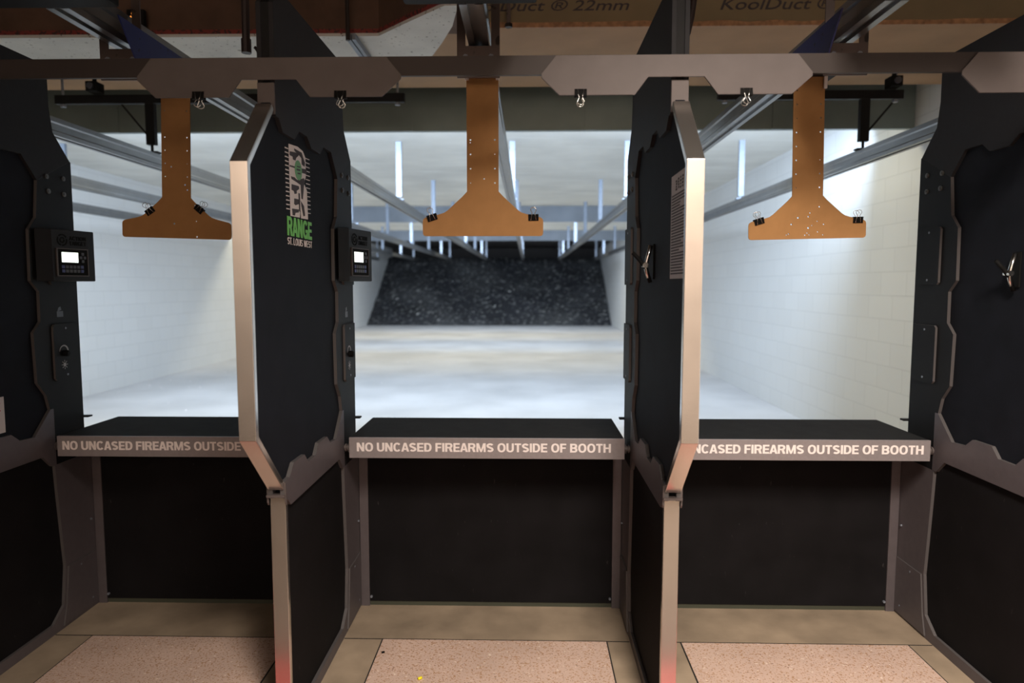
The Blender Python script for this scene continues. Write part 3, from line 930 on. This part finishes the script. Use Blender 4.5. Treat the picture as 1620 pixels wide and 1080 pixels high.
# lane controllers on the right faces of the first two dividers
def controller(dx, label):
    t = thing('lane_controller', label, 'controller', (dx + FT + 0.0095, 0, 0), 'lane controllers')
    # plan outline (X from the cover plate, Y)
    A, B = Vector((0.030, 2.862)), Vector((0.077, 3.072))
    plan = [(0.0, 2.80), (A.x, A.y), (B.x, B.y), (0.0, 3.072)]
    z0, z1 = 1.53, 1.752
    bm = bmesh.new(); prism(bm, plan, 'z', z0, z1); obj('housing', bm, 'housing', t, 0.004)
    e = (B - A).normalized()
    L = (B - A).length
    n = Vector((e.y, -e.x))
    fr = Matrix(((e.x, 0, n.x, A.x), (e.y, 0, n.y, A.y), (0, 1, 0, 0), (0, 0, 0, 1)))

    def fb(a0, a1, b0, b1, n0, n1, name, m, par):
        bm = bmesh.new(); box(bm, a0, a1, b0, b1, n0, n1); bm.transform(fr); return obj(name, bm, m, par)
    kp = fb(0.022 * L / 0.215, 0.172, 1.556, 1.668, -0.002, 0.0025, 'keypad', 'blackmetal', t)
    bm = bmesh.new()
    for (a0, a1, b0, b1) in ((0.016, 0.022, 1.552, 1.672), (0.172, 0.176, 1.552, 1.672), (0.016, 0.176, 1.668, 1.672), (0.016, 0.176, 1.552, 1.556)):
        box(bm, a0, a1, b0, b1, -0.002, 0.005)
    bm.transform(fr); obj('bezel', bm, 'plate', t)
    fb(0.042, 0.124, 1.612, 1.655, 0.002, 0.0035, 'screen', 'screen', kp)
    for r_ in range(2):
        for q in range(6):
            fb(0.040 + q * 0.019, 0.054 + q * 0.019, 1.568 + r_ * 0.018, 1.581 + r_ * 0.018, 0.002, 0.0045, 'key', 'bluekey' if q in (0, 5) else 'key', kp)
    bm = bmesh.new()
    for (a, b) in ((0.148, 1.650), (0.148, 1.618), (0.138, 1.634), (0.158, 1.634)):
        box(bm, a - 0.006, a + 0.006, b - 0.006, b + 0.006, 0.002, 0.0045)
    bm.transform(fr); obj('arrow_keys', bm, 'key', kp)
    caps('lettering', 'ACTION', 'blackmetal', t, fr @ Matrix.Translation((0, 0, 0.0008)), (0.085, 1.708, 0.085, 0.017), 0.2, 0.09)
    caps('lettering', 'TARGET', 'blackmetal', t, fr @ Matrix.Translation((0, 0, 0.0008)), (0.085, 1.686, 0.085, 0.017), 0.2, 0.09)
    bm = bmesh.new()
    for (r0, r1) in ((0.026, 0.020), (0.013, 0.007)):
        N = 24
        for q in range(N):
            if (q % 8) == 1:
                continue
            a0, a1 = 2 * PI * q / N, 2 * PI * (q + 1) / N
            prism(bm, [(0.050 + r1 * math.cos(a0), 1.707 + r1 * math.sin(a0)), (0.050 + r0 * math.cos(a0), 1.707 + r0 * math.sin(a0)),
                       (0.050 + r0 * math.cos(a1), 1.707 + r0 * math.sin(a1)), (0.050 + r1 * math.cos(a1), 1.707 + r1 * math.sin(a1))], 'z', 0.0, 0.0012)
    bm.transform(fr); obj('emblem', bm, 'blackmetal', t)
    return t


controller(DIV[0], 'black lane controller with lit screen at the left booth')
controller(DIV[1], 'black lane controller with lit screen at the middle booth, on the logo divider')

# ------------------------------------------------------------------ header across the booths
t = thing('header_beam', 'dark steel header bar with mauve grey plates across all booths', 'header', (0, 2.15, 2.155))
bm = bmesh.new(); box(bm, XL + 0.02, XR - 0.02, 0.0, 0.012, 0.0, 0.058); obj('bar', bm, 'bar', t)
HP = [(-0.365, 0.056), (-0.410, 0.002), (-0.410, -0.010), (-0.355, -0.063), (-0.125, -0.063), (-0.085, -0.010), (0.085, -0.010),
      (0.127, -0.063), (0.350, -0.063), (0.410, -0.010), (0.410, 0.002), (0.365, 0.056)]
HC = [-2.055, -0.800, 0.450, 1.715]
for c in HC:
    bm = bmesh.new(); prism(bm, [(c + a, b) for a, b in HP], 'y', -0.006, 0.0); obj('header_plate', bm, 'plate', t, 0.001)


# ------------------------------------------------------------------ binder clips
def binder_clip(loc, rot, label):
    """grips an edge below it: body wedge with its open side down, two wire handles up"""
    t = thing('binder_clip', label, 'binder clip', loc, 'binder clips')
    t.rotation_euler = rot
    w2 = 0.0185
    bm = bmesh.new()
    prof_o = [(-0.0035, -0.020), (-0.009, 0.0), (0.009, 0.0), (0.0035, -0.020)]
    prism(bm, [(-0.0045, -0.020), (-0.0090, 0.0), (-0.0080, 0.002), (0.0080, 0.002), (0.0090, 0.0), (0.0045, -0.020), (0.0036, -0.020), (0.0078, -0.001), (-0.0078, -0.001), (-0.0036, -0.020)], 'x', -w2, w2)
    for s in (-1, 1):
        tube(bm, [(-w2, s * 0.0045, -0.020), (w2, s * 0.0045, -0.020)], 0.0016, 6)
    obj('clip_body', bm, 'blackmetal', t)
    for s in (-1, 1):
        bm = bmesh.new()
        sp = s * 0.004
        tube(bm, [(-0.010, s * 0.0055, -0.020), (-0.006, s * 0.009, 0.0), (-0.0045, s * 0.009, 0.006), (-0.011, s * 0.011, 0.018), (-0.008, s * 0.012, 0.025),
                  (0.0, s * 0.012, 0.0275), (0.008, s * 0.012, 0.025), (0.011, s * 0.011, 0.018), (0.0045, s * 0.009, 0.006), (0.006, s * 0.009, 0.0), (0.010, s * 0.0055, -0.020)], 0.0011, 6)
        obj('wire_handle', bm, 'chrome', t, smooth=True)
    return t


HZ = 2.155 - 0.063
for (x, nm) in ((-1.020, 'header plate left of the logo divider'), (-0.578, 'header plate right of the logo divider'),
                (0.160, 'header plate left of the rules sheet divider'), (0.662, 'header plate right of the rules sheet divider'),
                (1.520, 'header plate at the right picture edge')):
    binder_clip((x, 2.147, HZ - 0.003), (0, PI, 0), 'black binder clip hanging on the %s' % nm)

# ------------------------------------------------------------------ cardboard target backers and their carriers
TO = [(0.058, 0.545), (0.058, 0.104), (0.075, 0.086), (0.130, 0.036), (0.142, 0.028), (0.160, 0.022), (0.212, 0.010), (0.220, 0.004), (0.222, -0.004),
      (0.222, -0.048), (0.219, -0.055), (0.212, -0.058)]
TO = TO + [(-a, b) for a, b in reversed(TO)]
EDGE = [(s * 0.0445, 0.135 + 0.0515 * q) for q in range(9) for s in (-1, 1)]
SHOTS = {1: [(-0.045, 0.28), (0.005, 0.15)],
         0: [(-0.02, 0.225), (0.035, 0.155), (0.075, 0.075), (0.08, 0.012), (-0.01, 0.0), (0.082, -0.05)],
         2: [(0.045, 0.062), (0.010, 0.040), (0.004, 0.026), (-0.035, 0.022), (0.038, 0.008), (-0.060, -0.002), (0.062, -0.004), (0.018, -0.008), (0.004, -0.017),
             (-0.070, -0.038), (-0.078, -0.042), (0.000, -0.036), (-0.008, -0.044), (0.008, -0.043), (0.040, -0.032), (0.060, -0.044)]}
TL = ['brown cardboard target backer hanging in the left booth', 'brown cardboard target backer hanging in the middle booth', 'brown cardboard target backer with many bullet holes in the right booth']
TP = [(-1.415, 2.75, 1.76, 0.030), (-0.166, 2.54, 1.752, 0.0), (1.065, 2.66, 1.748, -0.020)]
CL = [((-0.112, 0.054, 0.62), (0.098, 0.066, -0.70)), ((-0.190, 0.018, 0.30), (0.186, 0.018, 0.02)), ((-0.185, 0.020, 0.28), (0.190, 0.018, 0.0))]
for k in range(3):
    x, y, z, rt = TP[k]
    t = thing('target_backer', TL[k], 'target backer', (x, y, z), 'cardboard target backers')
    t.rotation_euler = (0, rt, 0)
    holes = [circ(a, b, 0.0032 if q % 5 else 0.002, 8) for q, (a, b) in enumerate(EDGE) if not (k == 1 and 0.30 < b) and not (q * 7 + k * 3) % 11 == 0]
    holes += [circ(a, b, random.uniform(0.0022, 0.0040), 8) for a, b in SHOTS[k]]
    plate_with_holes('cardboard_sheet', TO, holes, 0.004, 'card', t, F_at_y(0))
    R = Matrix.Rotation(rt, 4, 'Y')
    for q, (a, b, rot) in enumerate(CL[k]):
        p = R @ Vector((a, 0, b + 0.001))
        binder_clip((x + p.x, y, z + p.z), (0, -rot + rt, 0), 'black binder clip on the %s arm of the cardboard backer in the %s booth' % (('left', 'right')[q], BN[k]))
    lx = LANES[3 + k]
    t = thing('target_carrier', 'grey trolley clamping the cardboard backer under the rail of the %s booth' % BN[k], 'carrier', (lx, y, RZ))
    bm = bmesh.new(); box(bm, -0.05, 0.05, -0.05, 0.06, -0.068, -0.002); obj('trolley', bm, 'graphite', t, 0.003)
    zc = z + 0.545 - RZ
    for s in (-1, 1):
        bm = bmesh.new(); box(bm, x - lx + rt * 0.4 + s * 0.055 - 0.006, x - lx + rt * 0.4 + s * 0.055 + 0.006, -0.012, -0.003, zc - 0.045, -0.06); obj('clamp_finger', bm, 'white', t)

# ------------------------------------------------------------------ counters and the panels under them
CT = 0.868
CY = 2.842
for k in range(3):
    a, b = BOOTHS[k]
    cx = (a + b) / 2
    w2 = (b - a) / 2 - 0.028
    t = thing('shooting_counter', 'black topped counter with NO UNCASED FIREARMS sign in the %s booth' % BN[k], 'counter', (cx, CY, CT), 'shooting counters')
    bm = bmesh.new(); box(bm, -w2, w2, 0.0, 0.012, -0.088, 0.0); obj('fascia', bm, 'fascia', t, 0.001)
    bm = bmesh.new(); box(bm, -w2 + 0.002, w2 - 0.002, 0.012, 0.442, -0.010, 0.0); obj('rubber_top', bm, 'rubber', t, 0.001)
    bm = bmesh.new(); box(bm, -w2 + 0.002, w2 - 0.002, 0.012, 0.226, -0.086, -0.011); box(bm, -w2 + 0.03, w2 - 0.03, 0.30, 0.44, -0.05, -0.011); obj('tray', bm, 'frame', t)
    caps('lettering', 'NO UNCASED FIREARMS OUTSIDE OF BOOTH', 'white', t, F_at_y(-0.0006), ((-w2 + 0.023, -w2 + 0.033, w2 - 0.029 - 1.078)[k], -0.059, (1.03, 1.078, 1.078)[k], 0.0375), 0.205, 0.075)
    for s in (-1, 1):
        h = bmesh.new(); tube(h, [(s * (w2 - 0.001), 0.03, -0.05), (s * (w2 + 0.027), 0.03, -0.05)], 0.012, 12)
        disc(h, (s * (w2 + 0.006), 0.03, -0.05), 'x', 0.020, 0.008, 14); disc(h, (s * (w2 + 0.020), 0.03, -0.05), 'x', 0.017, 0.006, 14)
        obj('hinge', h, 'plate', t)
    # ballistic panel under the counter
    t = thing('counter_panel', 'scuffed black panel under the counter of the %s booth' % BN[k], 'panel', (cx, 3.11, 0), 'panels under the counters')
    W2 = (b - a) / 2 + 0.02
    bm = bmesh.new(); box(bm, -W2 + 0.062, W2 - 0.062, 0.0, 0.05, 0.022, 0.78); obj('sheet', bm, 'scuffed', t)
    bm = bmesh.new(); box(bm, -W2 + 0.06, W2 - 0.06, 0.004, 0.05, 0.0, 0.022); obj('base_strip', bm, 'strip', t)
    for s in (-1, 1):
        x0, x1 = sorted((s * (W2 - 0.062), s * (W2 - 0.022)))
        bm = bmesh.new(); box(bm, x0, x1, -0.006, 0.05, 0.0, 0.78); obj('side_channel', bm, 'gunmetal', t, 0.001)
        bm = bmesh.new(); disc(bm, (s * (W2 - 0.07), -0.004, 0.045), 'y', 0.006, 0.01, 6); obj('screw', bm, 'galv', t)

# ------------------------------------------------------------------ small things on the floor
bm = bmesh.new()
disc(bm, (0, 0, 0.006), 'x', 0.0055, 0.016, 10)
o = tag(obj('foam_earplug', bm, 'yellow', smooth=True), 'tiny yellow foam earplug on the terrazzo floor', 'earplug')
o.location = (-0.412, 2.50, 0.0025)
o.rotation_euler = (0, 0, 0.6)
bm = bmesh.new()
tube(bm, [(0, 0, 0.003), (0.012, 0.004, 0.004)], 0.004, 8)
o = tag(obj('dark_pellet', bm, 'blackmetal', smooth=True), 'small dark pellet on the terrazzo near the concrete border', 'pellet')
o.location = (-0.60, 2.685, 0.002)
